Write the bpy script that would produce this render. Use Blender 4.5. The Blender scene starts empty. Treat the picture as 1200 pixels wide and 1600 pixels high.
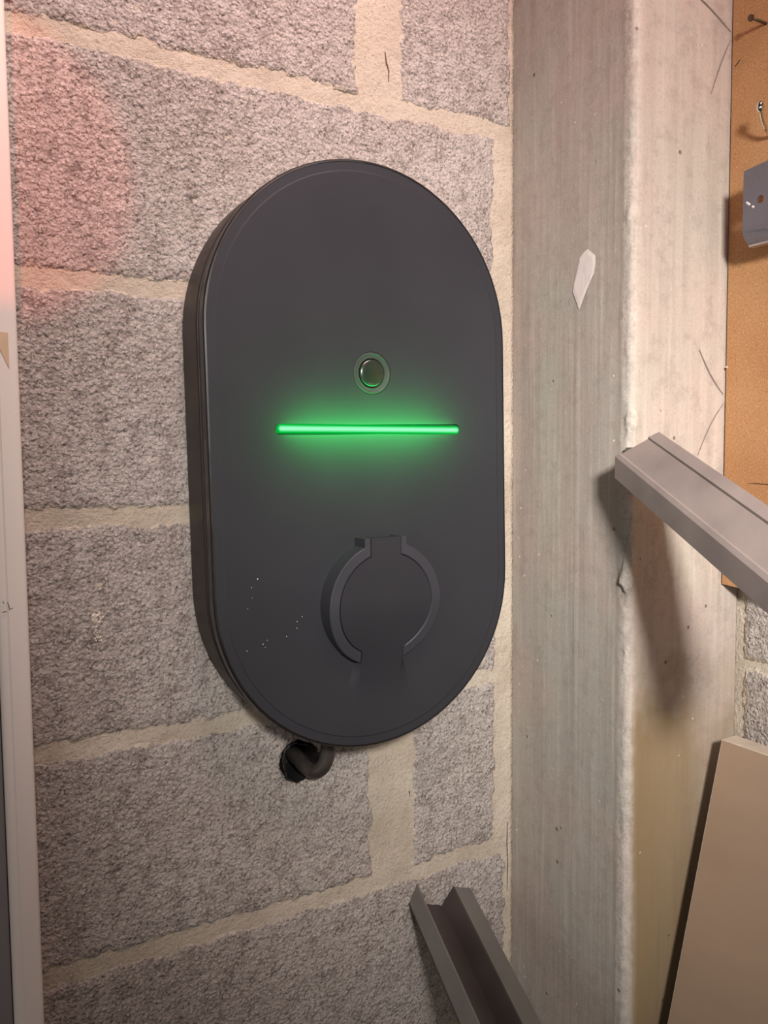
import bpy, bmesh, math, random
import numpy as np
from mathutils import Vector, Matrix
from mathutils.geometry import tessellate_polygon
PI = math.pi
random.seed(5)
C = bpy.context.scene.collection

# ------------------------------------------------------------------ camera
cam_d = bpy.data.cameras.new('camera'); cam = bpy.data.objects.new('camera', cam_d); C.objects.link(cam)
fw = Vector((0.4948, 0.8661, -0.0704)); rt = Vector((0.8679, -0.4966, -0.0090)); up = rt.cross(fw)
m = Matrix((rt, up, -fw)).transposed().to_4x4(); m.translation = Vector((0, -0.7494, 1.3)); cam.matrix_world = m
cam_d.sensor_fit = 'VERTICAL'; cam_d.sensor_height = 36; cam_d.lens = 1303.3 * 36 / 1600
cam_d.clip_start = 0.02; cam_d.clip_end = 50
bpy.context.scene.camera = cam
vs = bpy.context.scene.view_settings
vs.view_transform = 'Standard'; vs.look = 'None'; vs.gamma = 1; vs.exposure = 0.0; vs.use_curve_mapping = False

# ------------------------------------------------------------------ light
world = bpy.data.worlds.new('world'); bpy.context.scene.world = world; world.use_nodes = True
bg = world.node_tree.nodes['Background']; bg.inputs[0].default_value = (1.0, 0.93, 0.88, 1); bg.inputs[1].default_value = 0.24

def area(name, loc, target, size, energy, color, sy=None, spread=None):
    d = bpy.data.lights.new(name, 'AREA'); d.energy = energy; d.color = color; d.size = size
    if sy: d.shape = 'RECTANGLE'; d.size_y = sy
    if spread: d.spread = spread
    o = bpy.data.objects.new(name, d); C.objects.link(o); o.location = loc
    o.rotation_euler = (Vector(target) - Vector(loc)).to_track_quat('-Z', 'Y').to_euler()
    return o
# workshop lamp behind the camera on its right, ceiling batten above, warm red lamp at the upper left
area('work_lamp', (-0.10, -1.35, 1.66), (0.79, 0, 1.19), 0.14, 3.15, (1.0, 0.94, 0.89), spread=0.90)
area('side_fill', (-1.7, -1.3, 1.25), (0.62, -0.12, 1.18), 0.9, 1.5, (1.0, 0.93, 0.86), spread=1.5)  # added fill from the left, brightens the column's side face
area('ceiling_lamp', (0.30, -0.62, 2.32), (0.22, 0, 1.70), 0.7, 1.75, (1.0, 0.89, 0.85), 0.2, spread=1.0)
sp = bpy.data.lights.new('red_lamp', 'SPOT'); sp.energy = 42; sp.color = (1.0, 0.16, 0.11); sp.spot_size = 0.16; sp.spot_blend = 0.12; sp.shadow_soft_size = 0.01
so = bpy.data.objects.new('red_lamp', sp); C.objects.link(so); so.location = (-0.35, -1.50, 1.95)
so.rotation_euler = (Vector((0.050, 0, 1.540)) - so.location).to_track_quat('-Z', 'Y').to_euler()
area('red_top_wash', (0.25, -0.75, 2.25), (0.3, 0.0, 1.9), 0.2, 1.3, (1.0, 0.30, 0.27), spread=1.6)  # unseen red area light tinting the upper wall

# ------------------------------------------------------------------ helpers
def obj(name, verts, faces, mat, parent=None, smooth=False, loc=None):
    me = bpy.data.meshes.new(name)
    me.from_pydata([tuple(v) for v in verts], [], [tuple(int(i) for i in f) for f in faces]); me.update()
    if mat: me.materials.append(mat)
    if smooth: me.polygons.foreach_set('use_smooth', [True] * len(me.polygons))
    o = bpy.data.objects.new(name, me); C.objects.link(o)
    if parent: o.parent = parent
    if loc: o.location = loc
    return o
def obj_bm(name, bm, mat, parent=None, smooth=False):
    me = bpy.data.meshes.new(name); bmesh.ops.recalc_face_normals(bm, faces=bm.faces); bm.to_mesh(me); bm.free()
    me.materials.append(mat)
    if smooth: me.polygons.foreach_set('use_smooth', [True] * len(me.polygons))
    o = bpy.data.objects.new(name, me); C.objects.link(o)
    if parent: o.parent = parent
    return o
def tag(o, label, cat, group=None):
    o['label'] = label; o['category'] = cat
    if group: o['group'] = group
    return o
def empty(name, loc, label, cat, roty=0):
    o = bpy.data.objects.new(name, None); C.objects.link(o); o.location = loc; o.rotation_euler = (0, roty, 0)
    o.empty_display_size = 0.05
    return tag(o, label, cat)
def box_bm(x0, x1, y0, y1, z0, z1, bevel=0, seg=2):
    bm = bmesh.new(); bmesh.ops.create_cube(bm, size=1)
    for v in bm.verts:
        v.co = Vector(((x0 + x1) / 2 + v.co.x * (x1 - x0), (y0 + y1) / 2 + v.co.y * (y1 - y0), (z0 + z1) / 2 + v.co.z * (z1 - z0)))
    if bevel: bmesh.ops.bevel(bm, geom=bm.edges[:], offset=bevel, segments=seg, profile=0.6, affect='EDGES')
    return bm
def tube(path, radii, n=20, cap=True):
    path = [Vector(p) for p in path]
    if not hasattr(radii, '__len__'): radii = [radii] * len(path)
    V = []; F = []; ref = Vector((0.3, 0.9, 0.2)).normalized(); a = None
    for i, p in enumerate(path):
        t = (path[min(i + 1, len(path) - 1)] - path[max(i - 1, 0)]).normalized()
        if a is None: a = t.cross(ref).normalized()
        a = (a - t * a.dot(t)).normalized(); b = t.cross(a)
        for k in range(n):
            q = 2 * PI * k / n; V.append(p + (a * math.cos(q) + b * math.sin(q)) * radii[i])
    for i in range(len(path) - 1):
        for k in range(n): F.append((i * n + k, i * n + (k + 1) % n, (i + 1) * n + (k + 1) % n, (i + 1) * n + k))
    if cap: F.append(tuple(range(n - 1, -1, -1))); F.append(tuple((len(path) - 1) * n + k for k in range(n)))
    return V, F
def catmull(pts, k=8):
    P = [Vector(p) for p in pts]; P = [P[0] * 2 - P[1]] + P + [P[-1] * 2 - P[-2]]; out = []
    for i in range(1, len(P) - 2):
        for j in range(k):
            t = j / k; a, b, c, d = P[i - 1], P[i], P[i + 1], P[i + 2]
            out.append(0.5 * ((2 * b) + (c - a) * t + (2 * a - 5 * b + 4 * c - d) * t * t + (3 * b - 3 * c + d - a) * t ** 3))
    out.append(P[-2]); return out

# vectorised gradient noise
def _h(ix, iy, s):
    h = (ix.astype(np.int64) * 374761393 + iy.astype(np.int64) * 668265263 + s * 974711) & 0xffffffff
    h = ((h ^ (h >> 13)) * 1274126177) & 0xffffffff
    return ((h ^ (h >> 16)) & 0xffff) / 65535.0 * 2 * PI
def noise(x, y, s=0):
    x = np.asarray(x, float); y = np.asarray(y, float)
    ix = np.floor(x); iy = np.floor(y); fx = x - ix; fy = y - iy
    def g(a, b):
        t = _h(ix + a, iy + b, s); return np.cos(t) * (fx - a) + np.sin(t) * (fy - b)
    u = fx ** 3 * (fx * (fx * 6 - 15) + 10); v = fy ** 3 * (fy * (fy * 6 - 15) + 10)
    return 1.5 * ((g(0, 0) * (1 - u) + g(1, 0) * u) * (1 - v) + (g(0, 1) * (1 - u) + g(1, 1) * u) * v)
def fbm(x, y, s=0, o=3): return sum(noise(x * 2 ** i, y * 2 ** i, s + i) / 2 ** i for i in range(o))
def sst(a, b, x): t = np.clip((x - a) / (b - a), 0, 1); return t * t * (3 - 2 * t)

# ------------------------------------------------------------------ materials
class NT:
    def __init__(s, name):
        s.m = bpy.data.materials.new(name); s.m.use_nodes = True; s.t = s.m.node_tree; s.b = s.t.nodes['Principled BSDF']; s.co = None
    def n(s, typ, ins=None, **kw):
        nd = s.t.nodes.new('ShaderNode' + typ)
        for k, v in kw.items(): setattr(nd, k, v)
        for k, v in (ins or {}).items():
            if isinstance(v, bpy.types.NodeSocket): s.t.links.new(v, nd.inputs[k])
            else: nd.inputs[k].default_value = v
        return nd
    def obj(s, scale=(1, 1, 1), loc=(0, 0, 0)):
        if not s.co: s.co = s.n('TexCoord').outputs['Object']
        return s.n('Mapping', {'Vector': s.co, 'Scale': scale, 'Location': loc}).outputs[0]
    def noise(s, scale, detail=3, rough=0.5, vec=None, dist=0): return s.n('TexNoise', {'Vector': vec or s.obj(), 'Scale': scale, 'Detail': detail, 'Roughness': rough, 'Distortion': dist}).outputs[0]
    def voro(s, scale, feature='F1', vec=None): return s.n('TexVoronoi', {'Vector': vec or s.obj(), 'Scale': scale}, feature=feature).outputs['Distance']
    def ramp(s, f, stops):
        r = s.n('ValToRGB', {'Fac': f}); e = r.color_ramp.elements
        while len(e) < len(stops): e.new(0.5)
        for i, (p, c) in enumerate(stops): e[i].position = p; e[i].color = (c, c, c, 1) if not hasattr(c, '__len__') else (*c, 1)
        return r.outputs[0]
    def mix(s, f, a, b, mode='MIX'):
        nd = s.n('Mix', data_type='RGBA', blend_type=mode)
        for k, v in ((0, f), (6, a), (7, b)):
            if isinstance(v, bpy.types.NodeSocket): s.t.links.new(v, nd.inputs[k])
            else: nd.inputs[k].default_value = (*v, 1) if hasattr(v, '__len__') else v
        return nd.outputs[2]
    def math(s, op, a, b=0.0, clamp=False):
        nd = s.n('Math', operation=op, use_clamp=clamp)
        for k, v in ((0, a), (1, b)):
            if isinstance(v, bpy.types.NodeSocket): s.t.links.new(v, nd.inputs[k])
            else: nd.inputs[k].default_value = v
        return nd.outputs[0]
    def bump(s, h, strength=0.5, dist=0.001, prev=None):
        d = {'Height': h, 'Strength': strength, 'Distance': dist}
        if prev: d['Normal'] = prev
        return s.n('Bump', d).outputs[0]
    def out(s, color, rough=0.8, normal=None, spec=None, metal=None):
        for k, v in (('Base Color', color), ('Roughness', rough), ('Normal', normal), ('Specular IOR Level', spec), ('Metallic', metal)):
            if v is None: continue
            if isinstance(v, bpy.types.NodeSocket): s.t.links.new(v, s.b.inputs[k])
            else: s.b.inputs[k].default_value = (*v, 1) if hasattr(v, '__len__') else v
        return s.m

def mortar_color(t):
    n1 = t.noise(14, 4); n2 = t.noise(330, 4, 0.75)
    c = t.mix(t.ramp(n1, [(0.35, 0.0), (0.65, 1.0)]), (0.47, 0.405, 0.325), (0.58, 0.515, 0.425))
    return t.mix(t.ramp(n2, [(0.34, 0.6), (0.46, 0.0)]), c, (0.34, 0.27, 0.21))
    c = t.mix(t.ramp(t.noise(60, 3, 0.6), [(0.33, 0.35), (0.45, 0.0)]), c, (0.40, 0.33, 0.26))
def mat_block():
    t = NT('rough_concrete_block')
    big = t.noise(9, 3); mid = t.noise(75, 5, 0.65); fine = t.noise(330, 4, 0.7); gr = t.voro(230); gr2 = t.voro(420)
    c = t.mix(t.ramp(big, [(0.35, 0.0), (0.65, 1.0)]), (0.385, 0.340, 0.310), (0.46, 0.420, 0.39))
    c = t.mix(t.ramp(mid, [(0.36, 0.55), (0.52, 0.0)]), c, (0.170, 0.140, 0.125))
    c = t.mix(t.ramp(fine, [(0.52, 0.0), (0.68, 0.8)]), c, (0.60, 0.54, 0.50))
    c = t.mix(t.ramp(fine, [(0.33, 0.9), (0.45, 0.0)]), c, (0.06, 0.047, 0.042))
    c = t.mix(t.ramp(gr, [(0.14, 0.75), (0.29, 0.0)]), c, (0.60, 0.55, 0.51))
    c = t.mix(t.ramp(gr2, [(0.70, 0.0), (0.95, 0.55)]), c, (0.085, 0.068, 0.06))
    wv = t.n('Mix', {0: 0.012}, data_type='VECTOR'); t.t.links.new(t.obj(), wv.inputs[4]); t.t.links.new(t.n('TexNoise', {'Vector': t.obj(), 'Scale': 90.0}).outputs[1], wv.inputs[5])
    ck = t.voro(170, 'DISTANCE_TO_EDGE', wv.outputs[1])
    crack = t.math('MULTIPLY', t.ramp(ck, [(0.01, 1.0), (0.06, 0.0)]), t.ramp(t.noise(60, 3, 0.6, t.obj(loc=(4, 2, 7))), [(0.52, 0.0), (0.66, 0.5)]))
    c = t.mix(crack, c, (0.075, 0.06, 0.052))
    sa = t.n('Attribute', attribute_name='smear').outputs['Fac']
    sm = t.ramp(t.math('ADD', sa, t.math('MULTIPLY', t.math('SUBTRACT', t.noise(170, 4, 0.7, t.obj(loc=(9, 2, 3))), 0.5), 1.5)), [(0.46, 0.0), (0.62, 1.0)])
    c = t.mix(sm, c, mortar_color(t))
    h = t.math('ADD', t.math('MULTIPLY', mid, 0.9), t.math('ADD', t.math('MULTIPLY', crack, -0.4), t.math('ADD', t.math('MULTIPLY', fine, 0.8), t.math('ADD', t.math('MULTIPLY', gr, -1.1), t.math('MULTIPLY', gr2, -0.6)))))
    return t.out(c, 0.92, t.bump(h, 0.8, 0.0019), 0.15)
def mat_mortar():
    t = NT('sand_mortar'); c = mortar_color(t)
    h = t.math('ADD', t.noise(60, 4, 0.6), t.math('MULTIPLY', t.noise(320, 3, 0.7), 0.8))
    return t.out(c, 0.9, t.bump(h, 1.0, 0.0024), 0.15)
def mat_concrete():
    t = NT('board_marked_concrete')
    st = t.noise(1, 5, 0.6, t.obj((60, 60, 3.5))); st2 = t.noise(1, 3, 0.5, t.obj((170, 170, 6))); cl = t.noise(9, 4, 0.6); fine = t.noise(420, 3, 0.7)
    sx = t.n('SeparateXYZ', {'Vector': t.obj()}); X, Y, Z = sx.outputs
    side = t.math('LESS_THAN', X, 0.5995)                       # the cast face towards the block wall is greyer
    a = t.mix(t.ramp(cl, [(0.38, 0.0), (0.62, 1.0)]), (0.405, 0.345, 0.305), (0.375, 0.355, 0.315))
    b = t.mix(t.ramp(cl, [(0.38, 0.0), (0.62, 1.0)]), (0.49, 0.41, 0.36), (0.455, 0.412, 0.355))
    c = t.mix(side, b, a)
    c = t.mix(t.ramp(st, [(0.38, 0.20), (0.54, 0.0)]), c, (0.26, 0.20, 0.165))
    c = t.mix(t.ramp(st2, [(0.54, 0.0), (0.72, 0.22)]), c, (0.66, 0.60, 0.54))
    c = t.mix(t.ramp(t.noise(70, 4, 0.65), [(0.34, 0.28), (0.5, 0.0)]), c, (0.24, 0.20, 0.17))
    # brown damp stain low down on the front face
    low = t.math('ADD', t.math('MULTIPLY', t.math('SUBTRACT', 1.14, Z), 7.0), t.math('MULTIPLY', t.math('SUBTRACT', cl, 0.5), 2.5))
    xm = t.ramp(t.math('ADD', X, t.math('MULTIPLY', t.math('SUBTRACT', st, 0.5), 0.03)), [(0.601, 0.0), (0.611, 1.0), (0.68, 0.85), (0.715, 0.5)])
    stn = t.math('MULTIPLY', t.math('MULTIPLY', t.ramp(low, [(0.0, 0.0), (0.8, 0.95)]), xm), t.math('SUBTRACT', 1.0, side))
    c = t.mix(t.ramp(fine, [(0.34, 0.25), (0.46, 0.0)]), c, (0.20, 0.165, 0.14))
    c = t.mix(t.ramp(t.noise(300, 4, 0.75, t.obj(loc=(5, 5, 5))), [(0.57, 0.0), (0.70, 0.22)]), c, (0.78, 0.71, 0.64))
    c = t.mix(stn, c, (0.255, 0.180, 0.092))
    # pits
    pv = t.voro(38); pm = t.noise(11, 2, 0.5, t.obj(loc=(3, 1, 2)))
    pit = t.math('MULTIPLY', t.ramp(pv, [(0.055, 1.0), (0.085, 0.0)]), t.ramp(pm, [(0.52, 0.0), (0.56, 1.0)]))
    c = t.mix(t.math('MULTIPLY', pit, 0.75), c, (0.10, 0.075, 0.06))
    wv = t.voro(55, vec=t.obj(loc=(0.7, 0.3, 0.1)))
    c = t.mix(t.math('MULTIPLY', t.ramp(wv, [(0.05, 1.0), (0.08, 0.0)]), t.ramp(pm, [(0.42, 0.8), (0.46, 0.0)])), c, (0.80, 0.73, 0.66))
    # light crumbly arris
    ar = t.n('Attribute', attribute_name='arris').outputs['Fac']
    c = t.mix(t.math('MULTIPLY', ar, t.ramp(t.noise(150, 3, 0.7), [(0.42, 0.10), (0.60, 0.80)])), c, (0.60, 0.54, 0.48))
    h = t.math('ADD', t.math('ADD', t.math('MULTIPLY', st2, 0.6), t.math('MULTIPLY', fine, 0.35)), t.math('MULTIPLY', pit, -2.5))
    h = t.math('ADD', h, t.math('MULTIPLY', ar, t.math('MULTIPLY', t.noise(260, 3, 0.7), 2.0)))
    return t.out(c, 0.82, t.bump(h, 0.55, 0.0012), 0.25)
def mat_board():
    t = NT('fibreboard')
    f = t.noise(420, 3, 0.7); g = t.noise(900, 2, 0.6, t.obj((1, 1, 0.6))); big = t.noise(12, 3)
    c = t.mix(t.ramp(big, [(0.35, 0.0), (0.65, 1.0)]), (0.36, 0.183, 0.082), (0.41, 0.225, 0.108))
    c = t.mix(t.ramp(f, [(0.34, 0.6), (0.48, 0.0)]), c, (0.27, 0.11, 0.04))
    c = t.mix(t.ramp(g, [(0.56, 0.0), (0.70, 0.7)]), c, (0.72, 0.42, 0.20))
    return t.out(c, 0.85, t.bump(f, 0.4, 0.0006), 0.2)
def mat_simple(name, c, rough=0.5, metal=0, var=0.12, scale=30, bump=0.05, spec=0.5, stretch=(1, 1, 1), bscale=300):
    t = NT(name); n = t.noise(scale, 4, 0.55, t.obj(stretch))
    col = t.mix(t.ramp(n, [(0.3, 0.0), (0.7, 1.0)]), tuple(x * (1 - var) for x in c), tuple(min(1, x * (1 + var)) for x in c))
    r = t.ramp(t.noise(scale * 2, 3), [(0.3, max(0, rough - 0.06)), (0.7, min(1, rough + 0.06))])
    return t.out(col, r, t.bump(t.noise(bscale, 3), bump, 0.0006), spec, metal)
def mat_cover():
    t = NT('matt_black_plastic')
    c = t.mix(t.ramp(t.noise(7, 3), [(0.35, 0.0), (0.65, 1.0)]), (0.028, 0.029, 0.035), (0.033, 0.034, 0.041))
    return t.out(c, t.ramp(t.noise(12, 4), [(0.3, 0.50), (0.7, 0.60)]), t.bump(t.noise(1400, 2), 0.06, 0.0002), 0.25)
def mat_led():
    t = NT('lit_green_diffuser')
    z = t.n('SeparateXYZ', {'Vector': t.obj()}).outputs[2]
    x = t.n('SeparateXYZ', {'Vector': t.obj()}).outputs[0]
    ex = t.math('MAXIMUM', t.math('SUBTRACT', t.math('ABSOLUTE', x), 0.0925), 0.0)
    a = t.math('SQRT', t.math('ADD', t.math('MULTIPLY', ex, ex), t.math('MULTIPLY', z, z)))
    c = t.ramp(t.math('MULTIPLY', a, 200.0), [(0.16, (0.36, 1.0, 0.58)), (0.42, (0.10, 0.85, 0.27)), (0.60, (0.0, 0.50, 0.05)), (1.0, (0.0, 0.38, 0.03))])
    t.t.links.new(c, t.b.inputs['Emission Color']); t.b.inputs['Emission Strength'].default_value = 1.0
    return t.out((0.0, 0.0, 0.0), 0.6, spec=0.0)

M_block = mat_block(); M_mortar = mat_mortar(); M_conc = mat_concrete(); M_board = mat_board(); M_cover = mat_cover(); M_led = mat_led()
M_house = mat_simple('brown_black_housing', (0.020, 0.015, 0.0125), 0.5, var=0.15, scale=12)
M_gap = mat_simple('black_gap', (0.010, 0.009, 0.009), 0.6)
M_seam = mat_simple('black_gloss_edge', (0.012, 0.011, 0.011), 0.35)
M_ring = mat_simple('satin_black_ring', (0.045, 0.048, 0.050), 0.48)
M_lens = mat_simple('dark_glossy_lens', (0.016, 0.024, 0.019), 0.24, spec=0.8, bump=0.0)
M_flap = mat_simple('black_rubber_flap', (0.044, 0.046, 0.050), 0.5, var=0.06, scale=8)
M_flapring = mat_simple('dark_blue_grey_rim', (0.038, 0.040, 0.050), 0.5, var=0.06, scale=8)
M_conduit = mat_simple('dark_grey_conduit', (0.042, 0.035, 0.031), 0.38, var=0.25, scale=60)
M_steel = mat_simple('mill_finish_steel', (0.40, 0.335, 0.315), 0.42, 0.35, 0.14, 18, 0.12, stretch=(1, 1, 1))
M_steel2 = mat_simple('dull_dark_steel', (0.195, 0.185, 0.172), 0.48, 0.3, 0.15, 14, 0.1)
M_steel3 = mat_simple('shaded_steel', (0.070, 0.055, 0.052), 0.42, 0.3, 0.2, 14, 0.1)  # darker copy for the channel's inside, its shade put into the colour
M_plate = mat_simple('blue_grey_steel', (0.17, 0.165, 0.195), 0.3, 0.55, 0.1, 14, 0.05)
M_panel = mat_simple('brown_sheet_face', (0.335, 0.235, 0.165), 0.42, var=0.10, scale=6, bump=0.04, stretch=(1, 1, 2))
M_paneledge = mat_simple('pale_sheet_edge', (0.62, 0.53, 0.43), 0.7, var=0.12, scale=60)
M_white = mat_simple('white_plastic', (0.82, 0.76, 0.71), 0.32, var=0.04, scale=5, bump=0.02, stretch=(1, 1, 0.3))
M_tape = mat_simple('beige_tape', (0.66, 0.50, 0.34), 0.6, var=0.1, scale=50)
M_ink = mat_simple('faded_ink', (0.09, 0.06, 0.045), 0.8)
M_thin_line = mat_simple('grey_line', (0.22, 0.17, 0.15), 0.9, var=0.3, scale=200)
M_smear_glint = mat_simple('white_smear_and_glint', (0.70, 0.64, 0.62), 0.6, var=0.1, scale=60, stretch=(1, 4, 1), bump=0.3)  # paint smear on the column, painted glints on the plate
M_chrome = mat_simple('bright_chrome', (0.75, 0.72, 0.68), 0.08, 1.0, 0.03, bump=0.0)
M_nail = mat_simple('dark_nail', (0.10, 0.06, 0.035), 0.45, 0.5)
M_grey = mat_simple('dark_grey_door', (0.20, 0.195, 0.20), 0.55, var=0.06, scale=5)
M_floor = mat_simple('concrete_floor', (0.25, 0.23, 0.21), 0.85, var=0.2, scale=6, bump=0.3, bscale=60)
M_ceil = mat_simple('concrete_ceiling', (0.40, 0.37, 0.34), 0.9, var=0.1, scale=4, bump=0.2, bscale=60)
M_wood = mat_simple('pale_timber', (0.45, 0.31, 0.18), 0.7, var=0.2, scale=20, stretch=(1, 0.1, 6))
M_orange = mat_simple('orange_plastic', (0.75, 0.26, 0.07), 0.3)
M_plaster = mat_simple('white_mortar_blob', (0.66, 0.60, 0.53), 0.9, var=0.2, scale=120, bump=0.8, bscale=220)

# ------------------------------------------------------------------ structure
def structure(o): o['kind'] = 'structure'; return o
structure(obj_bm('floor', box_bm(-2.3, 2.2, -3.2, 0.2, -0.1, 0), M_floor))
structure(obj_bm('ceiling', box_bm(-2.3, 2.2, -3.2, 0.2, 2.4, 2.5), M_ceil))
structure(obj_bm('wall_left', box_bm(-2.4, -2.2, -3.2, 0.2, 0, 2.4), M_ceil))

HOLE = (0.3265, 0.9955)
def hole_amt(u, z):
    a = np.arctan2(z - HOLE[1], u - HOLE[0]); r = np.hypot(u - HOLE[0], z - HOLE[1])
    R = 0.0192 + 0.0022 * noise(a * 2.2 + 7, a * 0 + 3, 3) + 0.0016 * noise(u * 220, z * 220, 9)
    h2 = sst(0.0042, 0.0022, np.hypot(u - 0.3375, z - 0.9742))
    return sst(R + 0.0012, R - 0.0022, r), h2
def axis_steps(lo, hi, flo, fhi, fine, coarse):
    a, b = max(lo, min(hi, flo)), max(lo, min(hi, fhi)); out = []
    for s, e, st in ((lo, a, coarse), (a, b, fine), (b, hi, coarse)):
        if e - s > 1e-6: out += list(np.linspace(s, e, max(1, int(round((e - s) / st))) + 1)[:-1])
    return np.array(out + [hi])
def grid_obj(name, us, vs_, H, place, mat, back, parent=None, attr=None, origin=Vector((0, 0, 0))):
    """height grid over (u, v) plus a skirt back to depth `back`; place(u, v, h) -> xyz arrays"""
    U, V = np.meshgrid(us, vs_, indexing='ij'); h, at = H(U, V)
    X, Y, Z = place(U, V, h); nu, nv = U.shape
    co = np.stack([X.ravel(), Y.ravel(), Z.ravel()], 1)
    ring = [(i, 0) for i in range(nu)] + [(nu - 1, j) for j in range(1, nv)] + [(i, nv - 1) for i in range(nu - 2, -1, -1)] + [(0, j) for j in range(nv - 2, 0, -1)]
    ru = np.array([us[i] for i, j in ring]); rv = np.array([vs_[j] for i, j in ring])
    bx, by, bz = place(ru, rv, np.full(len(ring), back)); bco = np.stack([np.broadcast_to(bx, ru.shape), np.broadcast_to(by, ru.shape), np.broadcast_to(bz, ru.shape)], 1)
    idx = np.arange(nu * nv).reshape(nu, nv)
    q = np.stack([idx[:-1, :-1], idx[1:, :-1], idx[1:, 1:], idx[:-1, 1:]], -1).reshape(-1, 4)
    n0 = nu * nv; L = len(ring); r = np.array([idx[i, j] for i, j in ring]); k = np.arange(L)
    sk = np.stack([r, n0 + k, n0 + (k + 1) % L, np.roll(r, -1)], -1)
    co = np.concatenate([co, bco]) - np.array(origin)
    faces = np.concatenate([q, sk]); me = bpy.data.meshes.new(name)
    me.vertices.add(len(co)); me.vertices.foreach_set('co', co.ravel())
    me.loops.add(len(faces) * 4); me.polygons.add(len(faces))
    me.loops.foreach_set('vertex_index', faces.ravel().astype(np.int32))
    me.polygons.foreach_set('loop_start', (np.arange(len(faces)) * 4).astype(np.int32))
    me.polygons.foreach_set('use_smooth', np.array([True] * len(q) + [False] * len(sk)))
    if attr:
        A = me.attributes.new(attr, 'FLOAT', 'POINT'); A.data.foreach_set('value', np.concatenate([at.ravel(), np.zeros(L)]).astype(np.float32))
    me.update(calc_edges=True); me.validate(); me.materials.append(mat)
    o = bpy.data.objects.new(name, me); C.objects.link(o)
    if parent: o.parent = parent
    o.location = origin
    return o

# back wall: sand mortar bed, blocks laid proud of it
pl_back = lambda u, v, h: (u, -h, v)
def Hm(U, V):
    h = 0.0016 + 0.0007 * fbm(U * 45, V * 45, 21) + 0.0003 * noise(U * 260, V * 260, 33)
    if U.min() < HOLE[0] < U.max():
        a, b = hole_amt(U, V); a = sst(0.027, 0.022, np.hypot(U - HOLE[0], V - HOLE[1])); b = sst(0.008, 0.005, np.hypot(U - 0.3375, V - 0.9742))
        h = h - 0.06 * a - 0.008 * b
    return h, None
wall_back = structure(grid_obj('wall_back', axis_steps(-2.2, 0.5955, 0.05, 0.5955, 0.004, 0.05), axis_steps(0, 2.4, 0.58, 1.86, 0.004, 0.05), Hm, pl_back, M_mortar, -0.18))

def block(u0, u1, z0, z1, place, parent, seed, step=0.0025, hole=False):
    us = axis_steps(u0, u1, u0, u1, step, step); zs = axis_steps(z0, z1, z0, z1, step, step)
    def H(U, V):
        d = np.minimum(np.minimum(U - u0, u1 - U), np.minimum(V - z0, z1 - V))
        dn = d - 0.0015 + 0.0030 * fbm(U * 65, V * 65, seed + 5, 2) + 0.0022 * noise(U * 24, V * 24, seed + 6)
        h = 0.0032 * sst(-0.0010, 0.0058, dn)
        rough = 0.0008 * fbm(U * 150, V * 150, seed + 9, 3); pit = sst(0.35, 0.75, noise(U * 130, V * 130, seed + 40))
        h = h + rough + 0.0006 * fbm(U * 14, V * 14, seed + 2, 2) - 0.0013 * pit
        sm = np.clip(1.0 - dn / 0.0070, 0, 1.2) * 0.9 + 0.30 * sst(0.016, 0.003, dn) * sst(0.05, 0.5, fbm(U * 50, V * 50, seed + 70, 2))
        if hole:
            a, b = hole_amt(U, V); h = h - 0.045 * a - 0.006 * b; sm = sm * (1 - a)
        return h, np.clip(sm, 0, 1.2)
    c = place(np.array((u0 + u1) / 2), np.array((z0 + z1) / 2), np.array(0.0))
    return grid_obj('block', us, zs, H, place, M_block, -0.015, parent, 'smear', Vector([float(x) for x in c]))
J = [1.8469, 1.6469, 1.4469, 1.2469, 1.0469, 0.8469, 0.6469]
hb = 0.0042
rows = {(0, 1): [(0.060, 0.4035), (0.4465, 0.5945)], (1, 2): [(0.071, 0.5715)], (2, 3): [(0.060, 0.415), (0.440, 0.5715)],
        (3, 4): [(0.071, 0.5735)], (4, 5): [(0.060, 0.4110), (0.4560, 0.5725)], (5, 6): [(0.071, 0.5870)]}
sd = 100
for (a, b), L in rows.items():
    for u0, u1 in L:
        sd += 13; block(u0, u1, J[b] + hb, J[a] - hb, pl_back, wall_back, sd, hole=((a, b) == (4, 5) and u0 < 0.3))
    for e in (0.047, -0.465):                                           # beyond the trunking, seen only from the side
        sd += 13; block(e - 0.49, e, J[b] + hb, J[a] - hb, pl_back, wall_back, sd, 0.012)
for zt in (2.2469, 2.0469, 0.6469, 0.4469, 0.2469):
    for k, e in enumerate((0.583, 0.08, -0.423)):
        sd += 13; block(e - 0.49, e, max(0.01, zt - 0.2 + hb), zt - hb, pl_back, wall_back, sd, 0.012 if zt != 0.6469 or k else 0.005)
for k, e in enumerate((0.583, 0.08, -0.423)):
    sd += 13; block(e - 0.49, e, 2.2469 + hb, 2.39, pl_back, wall_back, sd, 0.012)

# right wall, in the next bay behind the column
XR = 0.7585
pl_right = lambda u, v, h: (XR - h, -u, v)
wall_right = structure(grid_obj('wall_right', axis_steps(0.0, 3.2, 0.16, 0.30, 0.006, 0.08), axis_steps(0, 2.4, 0.9, 1.2, 0.006, 0.08),
                                lambda U, V: (0.0004 + 0.0005 * fbm(U * 40, V * 40, 77), None), pl_right, M_mortar, -0.18))
for k in range(-5, 7):
    z0, z1 = 1.077 + 0.2 * k, 1.277 + 0.2 * k
    if z1 < 0.05 or z0 > 2.38: continue
    for e in range(3):
        sd += 13; near = (k in (-1, 0) and e == 0)
        block(0.184 + 0.5 * e, 0.676 + 0.5 * e, max(z0, 0) + 0.003, min(z1, 2.4) - 0.003, pl_right, wall_right, sd, 0.003 if near else 0.014)

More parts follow.
